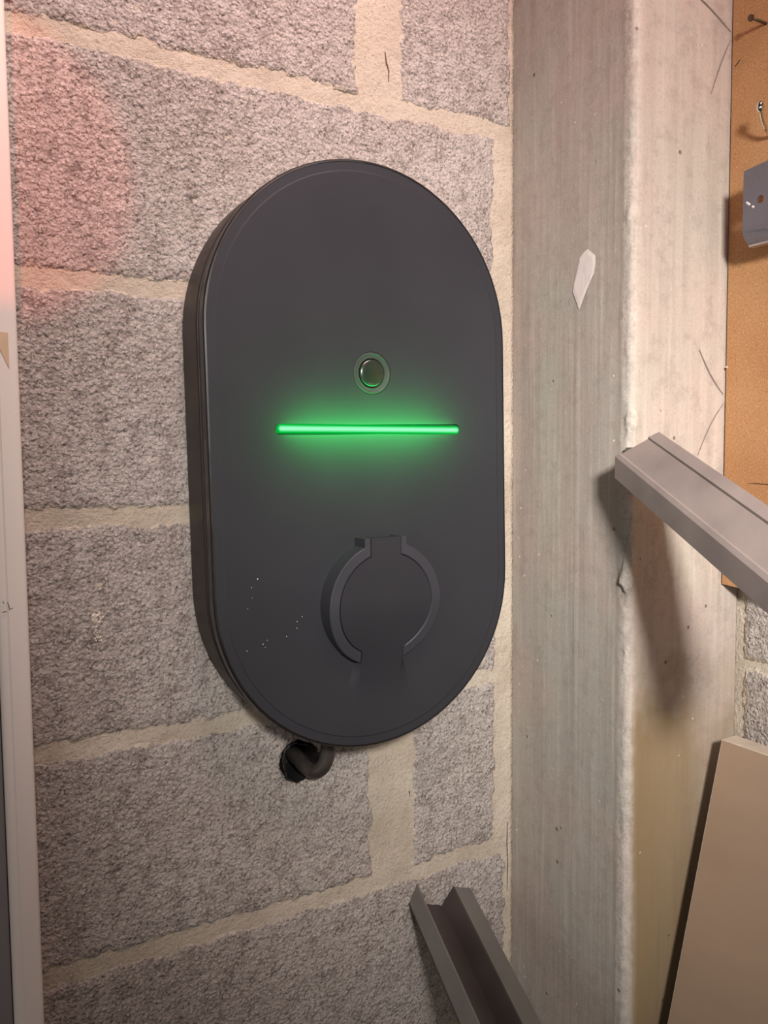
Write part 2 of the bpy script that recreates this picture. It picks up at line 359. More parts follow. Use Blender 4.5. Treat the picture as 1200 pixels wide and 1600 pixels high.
# cast concrete corner column with crumbled arris
def column():
    A = [(0.5957, y) for y in np.arange(0, 0.172, 0.003)]
    ch = [(0.5957, 0.1725), (0.5962, 0.1745), (0.5975, 0.1764), (0.5995, 0.1776), (0.6020, 0.1781)]
    B = [(x, 0.1783) for x in np.arange(0.605, 0.7535, 0.003)] + [(0.7538, 0.1781), (0.7545, 0.1765), (0.7548, 0.150), (0.7548, 0.10)]
    path = np.array(A + ch + B); s = np.concatenate([[0], np.cumsum(np.hypot(*np.diff(path, axis=0).T))])
    tn = np.gradient(path, axis=0); tn /= np.hypot(tn[:, 0], tn[:, 1])[:, None]; nx, ny = -tn[:, 1], tn[:, 0]
    nx, ny = np.where(np.arange(len(s)) < len(A), -1, nx), np.where(np.arange(len(s)) < len(A), 0, ny)
    nx = np.where((path[:, 0] > 0.603) & (path[:, 0] < 0.7535), 0, nx); ny = np.where((path[:, 0] > 0.603) & (path[:, 0] < 0.7535), 1, ny)
    neg = (nx * (path[:, 0] - 0.67) + ny * (path[:, 1] - 0.09)) < 0; nx = np.where(neg, -nx, nx); ny = np.where(neg, -ny, ny)
    zs = axis_steps(0, 2.4, 0.62, 1.86, 0.0035, 0.05)
    S, Z = np.meshgrid(s, zs, indexing='ij'); sa = 0.1752
    dA = np.abs(S - sa)
    amt = sst(0.015, 0.002, dA + 0.004 * noise(Z * 60, S * 60, 4)) * (0.65 + 0.35 * noise(Z * 9, Z * 0, 44))
    h = 0.0004 * fbm(S * 30, Z * 6, 51) + amt * (0.0009 * fbm(S * 130, Z * 90, 60) + 0.0009 * noise(S * 350, Z * 350, 8))
    h += 0.0011 * sst(0.0022, 0.0006, np.abs(S - (0.1665 + 0.0006 * noise(Z * 18, Z * 0, 2))))      # formwork ridges
    h += 0.0006 * sst(0.0022, 0.0006, np.abs(S - 0.104)) * sst(1.50, 1.46, Z)
    h -= 0.0010 * sst(0.0022, 0.0006, np.abs(S - (sa + 0.1330)))
    for (s0, z0, r, hh) in ((sa + 0.000, 1.1775, 0.013, 0.0045), (sa + 0.003, 1.328, 0.012, 0.0020), (sa, 1.105, 0.005, 0.003), (sa - 0.002, 1.52, 0.006, 0.0015)):
        q = np.hypot((S - s0) / 0.75, (Z - z0) / 1.25); h += hh * sst(r, r * 0.4, q + 0.004 * noise(S * 170, Z * 170, 15)) * (1 + 0.5 * noise(S * 260, Z * 260, 18))
        amt = np.maximum(amt, sst(r * 1.1, r * 0.6, q))
    P = np.repeat(path[:, 0][:, None], len(zs), 1) + nx[:, None] * h; Q = -(np.repeat(path[:, 1][:, None], len(zs), 1) + ny[:, None] * h)
    nu, nv = P.shape; co = np.stack([P.ravel(), Q.ravel(), Z.ravel()], 1); idx = np.arange(nu * nv).reshape(nu, nv)
    q = np.stack([idx[:-1, :-1], idx[:-1, 1:], idx[1:, 1:], idx[1:, :-1]], -1).reshape(-1, 4)[:, ::-1]
    extra = [tuple(idx[:, 0]) + (nu * nv,), tuple(idx[::-1, -1]) + (nu * nv + 1,)]
    co = np.concatenate([co, [[0.7548, 0, 0], [0.7548, 0, 2.4]]])
    me = bpy.data.meshes.new('concrete_column'); me.from_pydata(co.tolist(), [], q.tolist() + [list(map(int, e)) for e in extra]); me.update()
    at = me.attributes.new('arris', 'FLOAT', 'POINT'); at.data.foreach_set('value', np.concatenate([amt.ravel() * 0.9, [0, 0]]).astype(np.float32))
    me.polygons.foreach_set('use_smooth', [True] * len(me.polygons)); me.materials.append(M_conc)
    o = bpy.data.objects.new('concrete_column', me); C.objects.link(o); return o
col = tag(column(), 'cast concrete corner column with a crumbling vertical edge and brown damp stain', 'column')

def ribbon(name, pts, w, normal, mat, parent, th=0.0003, taper=True):
    n = Vector(normal); V = []; F = []; k = len(pts)
    for i, p in enumerate(pts):
        p = Vector(p); t = (Vector(pts[min(i + 1, k - 1)]) - Vector(pts[max(i - 1, 0)])).normalized(); sd_ = t.cross(n).normalized()
        ww = w * (0.35 + 0.65 * math.sin(PI * (i + 0.5) / k)) if taper else w
        V += [p + sd_ * ww / 2, p - sd_ * ww / 2, p + n * th]
    for i in range(k - 1):
        a = i * 3; b = a + 3; F += [(a, b, b + 2, a + 2), (a + 2, b + 2, b + 1, a + 1)]
    return obj(name, V, F, mat, parent)
def line_pts(a, b, bow, n=8, plane='y'):
    a = Vector(a); b = Vector(b); out = []
    for i in range(n + 1):
        t = i / n; p = a.lerp(b, t); p.z += bow * math.sin(PI * t); out.append(p)
    return out
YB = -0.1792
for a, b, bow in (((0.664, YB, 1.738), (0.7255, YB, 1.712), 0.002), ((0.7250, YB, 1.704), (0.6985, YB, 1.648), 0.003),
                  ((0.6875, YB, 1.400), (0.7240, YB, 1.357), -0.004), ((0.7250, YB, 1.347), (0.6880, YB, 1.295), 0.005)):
    s_ = ribbon('thin_line', line_pts(a, b, bow), 0.0016, (0, -1, 0), M_thin_line, col)  # thin grey lines across the column's front face
# white paint smear on the grey face
pts = [(-0.1196, 1.4998), (-0.1303, 1.4914), (-0.1310, 1.4840), (-0.1287, 1.4746), (-0.1191, 1.4606), (-0.1081, 1.4416), (-0.0989, 1.4615), (-0.0998, 1.4684), (-0.1043, 1.4809), (-0.1079, 1.4928), (-0.1130, 1.4968)]
cyz = (sum(p[0] for p in pts) / 11, sum(p[1] for p in pts) / 11)
V = [(0.5946, y, z) for y, z in pts] + [(0.5942, cyz[0] + (y - cyz[0]) * 0.8, cyz[1] + (z - cyz[1]) * 0.8) for y, z in pts]
F = [(i, (i + 1) % 11, 11 + (i + 1) % 11, 11 + i) for i in range(11)] + [tuple(range(11, 22))]
obj('paint_smear', V, F, M_smear_glint, col)['label'] = 'white paint smear'
CRACKS = []
# pale filler knocked into the block left of the charger
V = []; F = []; rf = random.Random(11)
for k in range(70):
    a = rf.uniform(0, 2 * PI); top = k < 38
    if top: q = rf.uniform(0.0022, 0.0052); dx, dz, r = q * math.cos(a) * 0.85, 0.0075 + q * math.sin(a), rf.uniform(0.0008, 0.0019)
    else: dx, dz, r = rf.uniform(-0.0042, 0.0026), rf.uniform(-0.0135, 0.003), rf.uniform(0.0005, 0.0013)
    b = len(V); V.append((0.1390 + dx, -0.0050 - 0.3 * r, 1.1515 + dz)); el = rf.uniform(0.6, 1.4)
    for i in range(7):
        t_ = 2 * PI * i / 7; q = r * rf.uniform(0.6, 1.25); V.append((0.1390 + dx + q * math.cos(t_) * el, -0.0030, 1.1515 + dz + q * math.sin(t_)))
    F += [(b, b + 1 + i, b + 1 + (i + 1) % 7) for i in range(7)]
obj('filler_patch', V, F, M_plaster, wall_back)['kind'] = 'stuff'
for P_, w_ in ((((0.4555, 0.948), (0.4568, 0.942), (0.4552, 0.937), (0.4560, 0.929)), 0.0022), (((0.4330, 1.700), (0.4345, 1.690), (0.4372, 1.682), (0.4368, 1.672)), 0.0018), (((0.5885, 0.872), (0.5878, 0.845), (0.5890, 0.82), (0.5880, 0.79)), 0.0012)):
    ribbon_args = ('crack', [(x, -0.0019, z) for x, z in P_], w_)
    CRACKS.append(ribbon_args)

for a_ in CRACKS: ribbon(a_[0], a_[1], a_[2], (0, -1, 0), M_nail, wall_back, 0.0002)
# ------------------------------------------------------------------ wall charger
DX, DZ = 0.3757, 1.2934
W2, H2 = 0.1556, 0.2707
ch = empty('wall_charger', (DX, 0, DZ), 'large black pill-shaped charging box with a glowing green bar on the block wall', 'charger', roty=-0.0147)
def stadium(off=0, n=40):
    r = W2 - off; c = H2 - W2; P = []
    for i in range(n + 1): a = PI * i / n; P.append((r * math.cos(a), c + r * math.sin(a)))
    for i in range(n + 1): a = PI + PI * i / n; P.append((r * math.cos(a), -c + r * math.sin(a)))
    return P
def loft(rings, capf=False, capb=False, hole_loops=None):
    """rings: list of (points2d, y)"""
    V = []; F = []; n = len(rings[0][0])
    for P, y in rings: V += [(p[0], y, p[1]) for p in P]
    for i in range(len(rings) - 1):
        for k in range(n): F.append((i * n + k, i * n + (k + 1) % n, (i + 1) * n + (k + 1) % n, (i + 1) * n + k))
    if capb: F.append(tuple(range(n)))
    if capf: F.append(tuple((len(rings) - 1) * n + k for k in range(n))[::-1])
    return V, F
def recalc(o):
    bm = bmesh.new(); bm.from_mesh(o.data); bmesh.ops.recalc_face_normals(bm, faces=bm.faces); bm.to_mesh(o.data); bm.free(); return o
# housing, groove, cover
V, F = loft([(stadium(0.004), 0.0), (stadium(0.0008), -0.0055), (stadium(0.0), -0.010), (stadium(0.0), -0.0470), (stadium(0.0008), -0.0488), (stadium(0.0035), -0.0492)], True, True)
recalc(obj('housing', V, F, M_house, ch))
V, F = loft([(stadium(0.0022), -0.0490), (stadium(0.0022), -0.0545)], False, False)
recalc(obj('gap_seal', V, F, M_gap, ch))
def circ(cx, cz, r, n=48, a0=0, a1=2 * PI): return [(cx + r * math.cos(a0 + (a1 - a0) * i / n), cz + r * math.sin(a0 + (a1 - a0) * i / n)) for i in range(n)]
def capsule(cx, cz, L, r, n=12):
    P = [(cx + L + r * math.cos(-PI / 2 + PI * i / n), cz + r * math.sin(-PI / 2 + PI * i / n)) for i in range(n + 1)]
    return P + [(cx - L + r * math.cos(PI / 2 + PI * i / n), cz + r * math.sin(PI / 2 + PI * i / n)) for i in range(n + 1)]
YF = -0.0696
BX, BZ = 0.0026, 0.0803
LX, LZ = 0.0024, 0.0287
outer = [(stadium(0.0022), -0.0530), (stadium(0.0002), -0.0535), (stadium(0.0), -0.0545), (stadium(0.0), -0.0668), (stadium(0.0005), -0.0680), (stadium(0.0016), -0.0687), (stadium(0.0095), -0.0690), (stadium(0.0099), -0.0692), (stadium(0.0106), YF)]
V, F = loft(outer); n = len(outer[0][0]); base = (len(outer) - 1) * n
holes = [circ(BX, BZ, 0.0196), capsule(LX, LZ, 0.0925, 0.0044)]
inner = stadium(0.0106); loops = [inner] + [h[::-1] for h in holes]
tess = tessellate_polygon([[Vector((x, z, 0)) for x, z in L] for L in loops])
ids = [base + i for i in range(n)]
for h in holes:
    s0 = len(V); hr = h[::-1]; V += [(x, YF, z) for x, z in hr]; V += [(x, YF + 0.004, z) for x, z in hr]; k = len(h)
    ids += [s0 + i for i in range(k)]
    F += [(s0 + i, s0 + (i + 1) % k, s0 + k + (i + 1) % k, s0 + k + i) for i in range(k)]
    F.append(tuple(s0 + k + i for i in range(k)))
F += [tuple(ids[i] for i in t) for t in tess]
cover = recalc(obj('front_cover', V, F, M_cover, ch))
bv = [e for e in cover.data.polygons]
# dark line round the cover edge
V, F = loft([(stadium(-0.0003), -0.0585), (stadium(-0.0006), -0.0600), (stadium(-0.0005), -0.0676), (stadium(0.0005), -0.0688), (stadium(0.0020), -0.0691), (stadium(0.0020), -0.0590)], True, False)
F = F[:-1]; nn = len(stadium()); F += [(5 * nn + k, 5 * nn + (k + 1) % nn, (k + 1) % nn, k) for k in range(nn)]
recalc(obj('edge_trim', V, F, M_seam, ch))
# button
def lathe(cx, cz, prof, n=48):
    V = []; F = []
    for r, y in prof: V += [(cx + r * math.cos(2 * PI * i / n), y, cz + r * math.sin(2 * PI * i / n)) for i in range(n)]
    for j in range(len(prof) - 1): F += [(j * n + i, j * n + (i + 1) % n, (j + 1) * n + (i + 1) % n, (j + 1) * n + i) for i in range(n)]
    F.append(tuple((len(prof) - 1) * n + i for i in range(n)))
    return V, F
V, F = lathe(BX, BZ, [(0.0192, YF + 0.0035), (0.0192, YF + 0.0002), (0.0186, YF - 0.0004), (0.0178, YF - 0.0005), (0.0168, YF + 0.0003), (0.0140, YF + 0.0005), (0.0134, YF + 0.0014), (0.0131, YF + 0.0034)])
rg = recalc(obj('button_ring', V, F, M_ring, ch, smooth=False))
V, F = lathe(BX, BZ, [(0.0127, YF + 0.0033), (0.0127, YF + 0.0006), (0.0122, YF - 0.0001), (0.0105, YF - 0.0007), (0.007, YF - 0.0010), (0.003, YF - 0.0012)])
recalc(obj('button', V, F, M_lens, ch, smooth=True))
# light bar with unseen strip lights added in front for its glow
P = capsule(0, 0, 0.0925, 0.0042)
V, F = loft([(P, 0.0035), (P, -0.0002), (capsule(0, 0, 0.0925, 0.0036), -0.0010), (capsule(0, 0, 0.0925, 0.0022), -0.0014)], True, True)
lb = recalc(obj('light_bar', V, F, M_led, ch)); lb.location = (LX, YF, LZ); lb.rotation_euler = (0, 0.0165, 0)
for nm, dy, e, w, sy in (('spill_fill', 0.0060, 0.070, 0.176, 0.005), ('halo_fill', 0.030, 0.20, 0.15, 0.02)):
    d = bpy.data.lights.new(nm, 'AREA'); d.shape = 'RECTANGLE'; d.size = w; d.size_y = sy; d.energy = e; d.color = (0.03, 1.0, 0.16); d.specular_factor = 0.15
    o = bpy.data.objects.new(nm, d); C.objects.link(o); o.parent = ch; o.location = (LX, YF - dy, LZ); o.rotation_euler = (PI / 2, 0, 0)
# socket flap and its raised rim
FX, FZ, r_, R_ = 0.0020, -0.133, 0.0485, 0.0588
def hz(z):
    t = min(1, max(0, (-0.125 - z) / 0.105)); return 0.0205 * (1 - t * t * (3 - 2 * t)) + 0.0002
def arc(r, a0, a1, n): return [(FX + r * math.cos(a0 + (a1 - a0) * i / n), FZ + r * math.sin(a0 + (a1 - a0) * i / n)) for i in range(n + 1)]
ZT = -0.0705
def prism(P, mat, name, parent, bev=0.0006):
    n = len(P); c = (sum(p[0] for p in P) / n, sum(p[1] for p in P) / n)
    V = [(x, YF + 0.0005, z) for x, z in P] + [(x, YF - hz(z) + bev, z) for x, z in P]
    # inset top loop
    T = []
    for i in range(n):
        a, b, d = Vector(P[i - 1]), Vector(P[i]), Vector(P[(i + 1) % n]); e1 = (b - a).normalized(); e2 = (d - b).normalized()
        nn = Vector((-(e1.y + e2.y), e1.x + e2.x)); nn = nn.normalized() if nn.length > 1e-6 else Vector((0, 0)); T.append((b.x + nn.x * bev, b.y + nn.y * bev))
    V += [(x, YF - hz(z), z) for x, z in T]
    F = []
    for j in (0, 1): F += [(j * n + i, j * n + (i + 1) % n, (j + 1) * n + (i + 1) % n, (j + 1) * n + i) for i in range(n)]
    tri = tessellate_polygon([[Vector((x, z, 0)) for x, z in T]]); F += [tuple(2 * n + i for i in t) for t in tri]
    return recalc(obj(name, V, F, mat, parent))
g = 0.0006; tb, st = 0.0158, 0.0225
rr = r_ - g / 2; RR = r_ + g / 2
def ang(x, r): return math.acos(x / r)
a_t = ang(tb - g / 2, rr)
zb = FZ - math.sqrt(R_ ** 2 - st ** 2)
def half_w(z):
    if z > FZ + rr * math.sin(a_t): return tb - g / 2
    q = math.sqrt(max(rr * rr - (z - FZ) ** 2, 0)) if abs(z - FZ) < rr else 0
    return max(q, st - g / 2) if z < FZ else q
zz = sorted(set([ZT, ZT - 0.0006, FZ + rr * math.sin(a_t) + 1e-5] + [FZ + rr * math.sin(a_t - (a_t + PI / 2) * i / 40) for i in range(41)] + list(np.linspace(FZ - rr, zb, 8))), reverse=True)
V = []; F = []
for z in zz:
    w_ = half_w(z); h = hz(z)
    V += [(FX - w_, YF - h + 0.009, z), (FX - w_, YF - h + 0.0004, z), (FX - w_ + 0.0004, YF - h, z), (FX + w_ - 0.0004, YF - h, z), (FX + w_, YF - h + 0.0004, z), (FX + w_, YF - h + 0.009, z)]
for i in range(len(zz) - 1):
    F += [(i * 6 + j, i * 6 + j + 1, i * 6 + 7 + j, i * 6 + 6 + j) for j in range(5)]
F.append((0, 1, 2, 3, 4, 5))
nv = len(V); xs = [i / 8 for i in range(-8, 9)]; K = 16            # tongue: the flap runs out softly into the cover
for i in range(K + 1):
    z = zb + (-0.232 - zb) * i / K; h = hz(z); wi = st - g / 2; wo = wi + 0.004 + 0.012 * i / K
    for x in xs:
        if abs(x) <= 0.75: px_, f_ = x / 0.75 * wi, 1.0
        else: t_ = (abs(x) - 0.75) / 0.25; px_ = math.copysign(wi + (wo - wi) * t_, x); f_ = 1 - t_ * t_ * (3 - 2 * t_)
        V.append((FX + px_, YF - h * f_ + 0.0001, z))
for i in range(K):
    F += [(nv + i * 17 + j, nv + i * 17 + j + 1, nv + (i + 1) * 17 + j + 1, nv + (i + 1) * 17 + j) for j in range(16)]
fl = recalc(obj('socket_flap', V, F, M_cover, ch, smooth=True))
md = fl.modifiers.new('e', 'EDGE_SPLIT'); md.split_angle = math.radians(22)
for s in (-1, 1):
    a_t2 = ang(0.0220, R_); a_t1 = ang(tb + g / 2, RR); a_s2 = ang(st + g / 2, R_); a_s1 = ang(st + g / 2, RR)
    P = [(FX - tb - g / 2, ZT), (FX - 0.0220, ZT)] + arc(R_, PI - a_t2, PI + a_s2, 44) + arc(RR, PI + a_s1, PI - a_t1, 40)
    if s > 0: P = [(2 * FX - x, z) for x, z in P][::-1]
    prism(P, M_flapring, 'socket_rim', ch, 0.0008)
# dust specks on the cover
V = []; F = []
for (x, z, r) in ((-0.116, -0.100, 0.0010), (-0.122, -0.107, 0.0006), (-0.1215, -0.116, 0.0005), (-0.126, -0.125, 0.0005), (-0.128, -0.162, 0.0006), (-0.113, -0.158, 0.0007), (-0.109, -0.155, 0.0005),
                  (-0.080, -0.142, 0.0006), (-0.075, -0.138, 0.0006), (-0.0805, -0.148, 0.0005), (-0.0905, -0.154, 0.0006), (-0.111, -0.161, 0.0004)):
    b = len(V); V.append((x, YF - 0.0004, z)); V += [(x + r * 0.6 * math.cos(q * PI / 3), YF - 0.00005, z + r * 0.8 * math.sin(q * PI / 3)) for q in range(6)]
    F += [(b, b + 1 + i, b + 1 + (i + 1) % 6) for i in range(6)]
dst = obj('dust_specks', V, F, M_white, ch); dst['kind'] = 'stuff'

# conduit out of the wall into the charger
ct = empty('conduit', (0.335, 0, 0.99), 'short dark grey conduit curling from a hole up into the charger', 'conduit')
path = catmull([(0.3330, 0.044, 0.9960), (0.3320, 0.012, 0.9925), (0.3335, -0.005, 0.9880), (0.3385, -0.015, 0.9865), (0.3450, -0.021, 0.9935), (0.3490, -0.023, 1.0080), (0.3500, -0.023, 1.0330)], 10)
V, F = tube([p - Vector((0.335, 0, 0.99)) for p in path], 0.0076, 28)
obj('sleeve', V, F, M_conduit, ct, smooth=True)
V = []; F = []; rl = random.Random(3); n = 36; rad = [0.0178 + 0.0018 * math.sin(3 * 2 * PI * k / n + 1) + rl.uniform(-0.0009, 0.0009) for k in range(n)]
for y, sc, jit in ((-0.0046, 1.10, 0.0006), (-0.0052, 1.03, 0.0008), (0.004, 0.96, 0), (0.036, 0.86, 0)):
    for k in range(n):
        a = 2 * PI * k / n; V.append((HOLE[0] - 0.335 + rad[k] * sc * math.cos(a), y + rl.uniform(-jit, jit), HOLE[1] - 0.99 + rad[k] * sc * math.sin(a)))
F = [(j * n + k, j * n + (k + 1) % n, (j + 1) * n + (k + 1) % n, (j + 1) * n + k) for j in range(3) for k in range(n)] + [tuple(3 * n + k for k in range(n))]
recalc(obj('hole_shade', V, F, M_gap, ct))  # black tube added to darken the hole, shade as colour

# ------------------------------------------------------------------ trunking and grey door at the left
tr = empty('cable_trunking', (0.069, 0, 0), 'white plastic vertical trunking at the left edge of the block wall', 'trunking')
prof = [(0.0575, -0.004), (0.0575, -0.0210)]
for i in range(9): a = PI - PI / 2 * i / 8; prof.append((0.0645 + 0.0070 * math.cos(a), -0.0225 - 0.0065 * math.sin(a)))
prof += [(0.0655, -0.0298), (0.0660, -0.0303)]
for i in range(7): a = PI / 2 - PI / 2 * i / 6; prof.append((0.0780 + 0.0024 * math.cos(a), -0.0280 - 0.0024 * math.sin(a)))
prof += [(0.0804, -0.0050), (0.0804, -0.004)]
def extrude_z(name, prof, z0, z1, mat, parent, off=(0, 0)):
    n = len(prof); V = [(x - off[0], y - off[1], z) for z in (z0, z1) for x, y in prof]
    F = [(i, (i + 1) % n, n + (i + 1) % n, n + i) for i in range(n)] + [tuple(range(n))[::-1], tuple(n + i for i in range(n))]
    return recalc(obj(name, V, F, mat, parent))
extrude_z('cover', prof, 0.0, 2.4, M_white, tr, (0.069, 0))
obj_bm('base', box_bm(-0.0105, 0.0095, -0.0045, 0.0, 0.0, 2.4), M_white, tr)
V = [(0.0590, -0.0301, 1.398), (0.0735, -0.0306, 1.3965), (0.0735, -0.0306, 1.369), (0.0672, -0.0306, 1.3835), (0.0640, -0.0303, 1.3815), (0.0600, -0.0301, 1.379)]
V = [(x - 0.069, y - 0.0004, z) for x, y, z in V]; V2 = [(x, y + 0.0006, z) for x, y, z in V]
obj('tape', V + V2, [tuple(range(6))[::-1]] + [(i, (i + 1) % 6, 6 + (i + 1) % 6, 6 + i) for i in range(6)], M_tape, tr)['label'] = 'torn beige tape'
for L in (((0.0600, 1.1860), (0.0612, 1.1815), (0.0618, 1.1780), (0.0642, 1.1788)), ((0.0580, 1.1760), (0.0600, 1.1763)), ((0.0575, 1.1858), (0.0584, 1.1838))):
    pass
def mark(L): return ribbon('ink_mark', [(x - 0.069, -0.0305, z) for x, z in L], 0.0007, (0, -1, 0), M_ink, tr, 0.0002)
mark([(0.0652, 1.1845), (0.0662, 1.1815), (0.0665, 1.1785), (0.0690, 1.1795)])
mark([(0.0610, 1.1768), (0.0642, 1.1772)]); mark([(0.0618, 1.1855), (0.0628, 1.1835)])
structure(obj_bm('door_1', box_bm(-0.85, 0.0570, -0.0260, -0.0070, 0.0, 2.10, 0.002), M_grey))
V, F = tube([(0.0865, 0.004, 1.6690), (0.0865, -0.004, 1.6690), (0.0865, -0.0085, 1.6690), (0.0865, -0.0098, 1.6690)], [0.0045, 0.0045, 0.0042, 0.002], 16)
tag(obj('wall_plug', V, F, M_orange, None, True), 'small orange plastic wall plug beside the top of the trunking', 'plug')

# ------------------------------------------------------------------ steel strut on the column and channel below
def sweep(name, sec, O, d, L, mat, parent, k0=None, closed=True):
    """sec: 3D offsets; k0: start offset of each point along d"""
    O = Vector(O); d = Vector(d).normalized(); n = len(sec); k0 = k0 or [0] * n
    V = [O + Vector(s) + d * k for s, k in zip(sec, k0)] + [O + Vector(s) + d * L for s in sec]
    F = [(i, (i + 1) % n, n + (i + 1) % n, n + i) for i in range(n)] + [tuple(range(n))[::-1], tuple(n + i for i in range(n))]
    return V, F
d = Vector((-0.3489, -0.8807, -0.3203)).normalized(); w = Vector((0.0188, -0.0183, 0.0297)); nn = Vector((-0.0010, -0.0010, -0.0195))
up_n = Vector((-0.811, 0.110, 0.580)).normalized()
O = Vector((0.5587, -0.1950, 1.2952))
def P(a, b): return w * a + up_n * b
sec = [P(0, 0), P(0.10, 0.0004), P(0.13, -0.0010), P(0.74, -0.0010), P(0.78, 0.0006), P(1.0, 0.0), P(1.0, 0) + Vector((0.028, 0.004, -0.012)), nn + Vector((0.042, 0.006, 0.004)), nn + Vector((0.030, 0.004, -0.001)), nn]
k0 = [0, 0.0027, 0.0035, 0.020, 0.021, 0.027, 0.027, 0.004, 0.002, 0.0]
rack = empty('steel_strut', O, 'pinkish grey steel bar jutting down from the concrete column edge', 'steel bar')
V, F = sweep('bar', sec, (0, 0, 0), d, 0.31, M_steel, None, k0); b_ = recalc(obj('bar', V, F, M_steel, rack))
V = [Vector(v) for v in ((0.030, 0.0165, 0.008), (0.062, 0.0165, 0.008), (0.062, 0.0165, -0.014), (0.030, 0.0165, -0.014))]; V += [v + Vector((0, -0.012, 0)) for v in V]
recalc(obj('mounting_tab', V, [(0, 1, 2, 3), (4, 7, 6, 5), (0, 4, 5, 1), (1, 5, 6, 2), (2, 6, 7, 3), (3, 7, 4, 0)], M_steel2, rack))
# U channel with outward lips, end let into the block wall
dc = Vector((-0.2218, -1, -0.2798)).normalized()
P0, P1, Q0, P2, P3 = [Vector(p) for p in ((0.4543, 0, 0.8132), (0.4643, 0, 0.8329), (0.4977, 0, 0.7980), (0.5141, 0, 0.8171), (0.5361, 0, 0.8096))]
th = 0.0022
du = (P1 - P0).normalized(); dv = (Q0 - P0).normalized(); du2 = (P2 - Q0).normalized(); dl = (P3 - P2).normalized()
outl = [P1, P0, Q0 - du2 * 0.0, P2 - dl * 0.0, P3]
ctr = P0
cc = empty('steel_channel', (0.49, 0, 0.81), 'dark open steel channel jutting from the block wall below the charger', 'steel channel')
off = Vector((0.49, 0, 0.81))
def strip(a, b, nrm, name, mat, k=0.0, L=0.62):
    s_ = [a - off, b - off, b - off + nrm * th, a - off + nrm * th]
    V, F = sweep(name, s_, Vector((0, 0.004, 0)) , dc, L, mat, None); return recalc(obj(name, V, F, mat, cc))
strip(P1, P0, dv, 'flange', M_steel2)
strip(P0, Q0, du, 'web', M_steel3)
strip(Q0, P2, -dv, 'flange', M_steel3)
strip(P2 - dl * 0.0, P3, -du2, 'lip', M_steel2)

# ------------------------------------------------------------------ fibreboard and what is fixed on it
XB = 0.7270
bd = empty('fibreboard', (XB, -0.18, 1.158), 'orange-brown fibreboard panel fixed on the right wall beside the column', 'board')
ys = np.linspace(0.0, -1.0, 60); V = []; zsb = []
for i, y in enumerate(ys):
    zb2 = 0.0012 * math.sin(i * 1.1) + (0.004 * math.exp(-i * 0.9)); V += [(0, y - 0.0002, zb2), (0, y - 0.0002, 1.16), (0.0240, y - 0.0002, zb2), (0.0240, y - 0.0002, 1.16)]
F = []
for i in range(59):
    a = i * 4; b = a + 4; F += [(a, a + 1, b + 1, b), (a + 2, b + 2, b + 3, a + 3), (a, b, b + 2, a + 2), (a + 1, a + 3, b + 3, b + 1)]
F += [(0, 2, 3, 1), (236, 237, 239, 238)]
recalc(obj('sheet', V, F, M_board, bd))
ribbon('slit', [(-0.0002, -0.2082 + 0.18 - i * 0.006, 0.1083 + 0.0004 * math.sin(i)) for i in range(9)], 0.0011, (-1, 0, 0), M_nail, bd, 0.0002)
for i, (yy, zz) in enumerate(((-0.0012, 0.2252),)):
    V, F = tube([(0.001, yy, zz), (-0.003, yy - 0.0012, zz + 0.0004), (-0.0045, yy - 0.004, zz - 0.0005)], [0.0012, 0.001, 0.0004], 8); obj('splinter', V, F, M_paneledge, bd)
ribbon('short_line', [(-0.0002, -0.0035, 0.5195), (-0.0002, -0.0095, 0.5235)], 0.0014, (-1, 0, 0), M_nail, bd, 0.0002, False)  # short dark line on the board
# nail
nl = empty('nail', (XB, -0.2171, 1.7037), 'brown nail sticking out of the top of the fibreboard', 'nail')
V, F = tube([(0.012, 0, 0), (-0.0205, 0, 0.0002)], 0.0014, 12); obj('shaft', V, F, M_nail, nl, True)
V, F = tube([(-0.0200, 0, 0), (-0.0215, 0, 0), (-0.0232, 0, 0)], [0.0020, 0.0032, 0.0030], 14); obj('head', V, F, M_nail, nl)
# hook with ball end
hk = empty('hook', (XB, -0.2218, 1.6035), 'chrome ball-ended hook in the fibreboard above the grey plate', 'hook')
V, F = tube(catmull([(0.012, -0.006, -0.006), (-0.004, -0.006, -0.006), (-0.014, -0.0075, -0.003), (-0.023, -0.0100, 0.004), (-0.0285, -0.0125, 0.009)], 6), 0.0018, 14); obj('shank', V, F, M_chrome, hk, True)
bm = bmesh.new(); bmesh.ops.create_uvsphere(bm, u_segments=24, v_segments=16, radius=0.0042)
for v in bm.verts: v.co = Vector((v.co.x * 0.9 - 0.030, v.co.y * 0.9 - 0.0132, v.co.z * 1.3 + 0.0115))
obj_bm('ball', bm, M_chrome, hk, True)
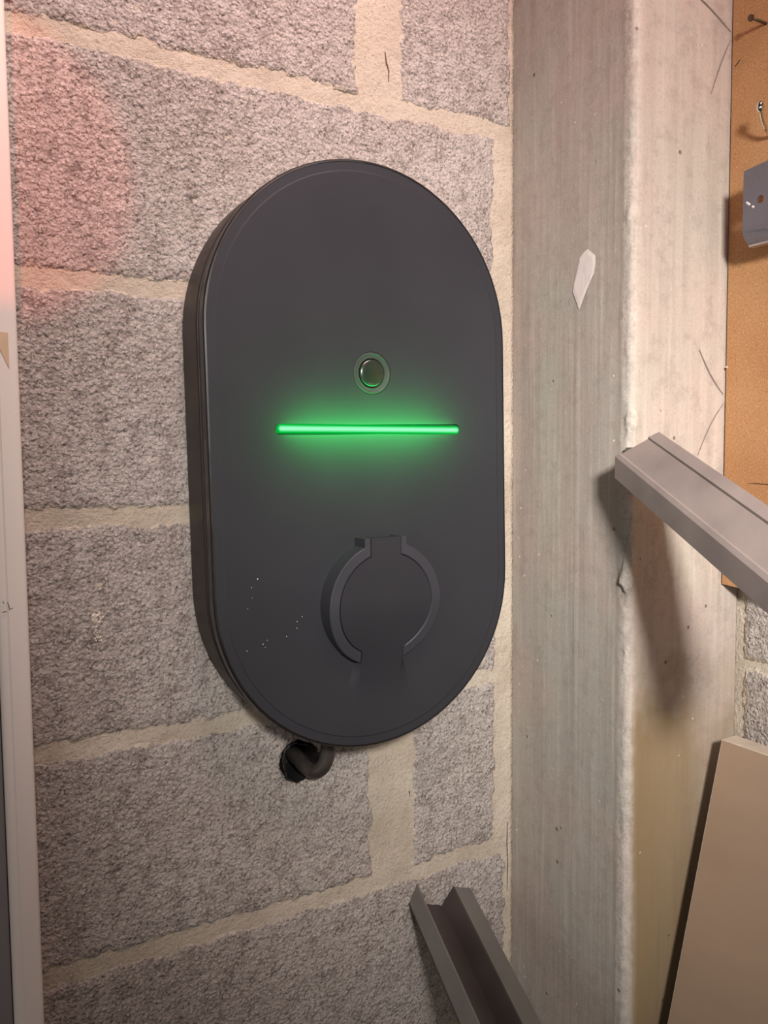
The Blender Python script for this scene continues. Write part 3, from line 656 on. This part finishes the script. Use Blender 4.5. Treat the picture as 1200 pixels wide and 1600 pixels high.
# steel plate with a hole, held off the board
pl = empty('steel_plate', (0.687, -0.2262, 1.525), 'blue-grey steel plate with one hole, mounted off the fibreboard', 'plate')
def plate():
    out = [(0, 0.0330), (0, -0.0190), (0.0005, -0.0335), (-0.115, -0.0335), (-0.115, 0.0395), (-0.030, 0.0362)]
    n_edge = []
    for i in range(len(out)):
        a, b = out[i], out[(i + 1) % len(out)]
        for k in range(6): n_edge.append((a[0] + (b[0] - a[0]) * k / 6, a[1] + (b[1] - a[1]) * k / 6))
    hl = [(-0.0182 + 0.0036 * math.cos(2 * PI * i / 24), 0.0030 + 0.0036 * math.sin(2 * PI * i / 24)) for i in range(24)]
    L = [n_edge, hl[::-1]]; tri = tessellate_polygon([[Vector((y, z, 0)) for y, z in l] for l in L]); pts2 = n_edge + hl[::-1]; n = len(pts2); e = len(n_edge)
    bend = lambda z: 0.010 * max(0, (-0.020 - z) / 0.0135) ** 2
    V = [(bend(z), y, z) for y, z in pts2] + [(bend(z) + 0.002, y, z) for y, z in pts2]
    F = [tuple(t) for t in tri] + [tuple(n + i for i in t)[::-1] for t in tri]
    F += [(i, (i + 1) % e, n + (i + 1) % e, n + i) for i in range(e)] + [(e + i, e + (i + 1) % 24, n + e + (i + 1) % 24, n + e + i) for i in range(24)]
    return V, F
V, F = plate(); recalc(obj('face_plate', V, F, M_plate, pl))
V, F = tube([(0.001, -0.075, 0.004), (0.0405, -0.075, 0.004)], 0.006, 16); obj('standoff', V, F, M_steel2, pl)
obj_bm('lower_lip', box_bm(0.0095, 0.0170, -0.115, 0.0, -0.0350, -0.0332), M_steel, pl)
for pts_ in ([(-0.0006, -0.0040, 0.0040), (-0.0006, -0.0062, 0.0020), (-0.0006, -0.0085, 0.0003)], [(-0.0006, -0.0102, -0.0012), (-0.0006, -0.0125, -0.0030)]):
    ribbon('glint', pts_, 0.0024, (-1, 0, 0), M_smear_glint, pl, 0.0004)  # painted glints, pale strips on the plate face

# ------------------------------------------------------------------ leaning sheet
ls = empty('leaning_sheet', (0.433, -0.2048, 0), 'brown sheet with pale edge leaning in the corner below the fibreboard', 'sheet')
sl = 0.264; zt = 1.0101; T = 0.0200; yw = -0.62
nrm = Vector((1, 0, -sl)).normalized()
xt = 0.70 - 0.433; xb_ = 0.70 - sl * zt - 0.433
A = [Vector((xt, 0, zt)), Vector((xt, yw, zt + 0.000)), Vector((xb_, yw, 0)), Vector((xb_, 0, 0))]
bm = bmesh.new(); f = [bm.verts.new(p) for p in A]; bk = [bm.verts.new(p + nrm * T) for p in A]
for v in bk[2:]: v.co.z = 0.0; 
bk[0].co = A[0] + Vector((T * 1.04, 0, 0)); bk[1].co = A[1] + Vector((T * 1.04, 0, 0)); bk[2].co = A[2] + Vector((T * 1.04, 0, 0)); bk[3].co = A[3] + Vector((T * 1.04, 0, 0))
bm.faces.new(f); bm.faces.new(bk[::-1])
for i in range(4): bm.faces.new((f[i], bk[i], bk[(i + 1) % 4], f[(i + 1) % 4]))
o = obj_bm('core', bm, M_paneledge, ls)
e = 0.0008
Vf = [p - nrm * 0.0005 for p in A]; Vf = [Vf[0] + Vector((0, -e, -e)), Vf[1] + Vector((0, e, -e)), Vf[2] + Vector((0, e, e)), Vf[3] + Vector((0, -e, e))]
Vb = [p + nrm * 0.0012 for p in Vf]
recalc(obj('face', Vf + Vb, [(0, 1, 2, 3), (7, 6, 5, 4), (0, 4, 5, 1), (1, 5, 6, 2), (2, 6, 7, 3), (3, 7, 4, 0)], M_panel, ls))
tag(obj_bm('timber_batten', box_bm(0.7060, 0.7562, -0.62, -0.235, 0.900, 0.955, 0.002), M_wood), 'timber batten fixed low on the right wall behind the leaning sheet', 'batten')
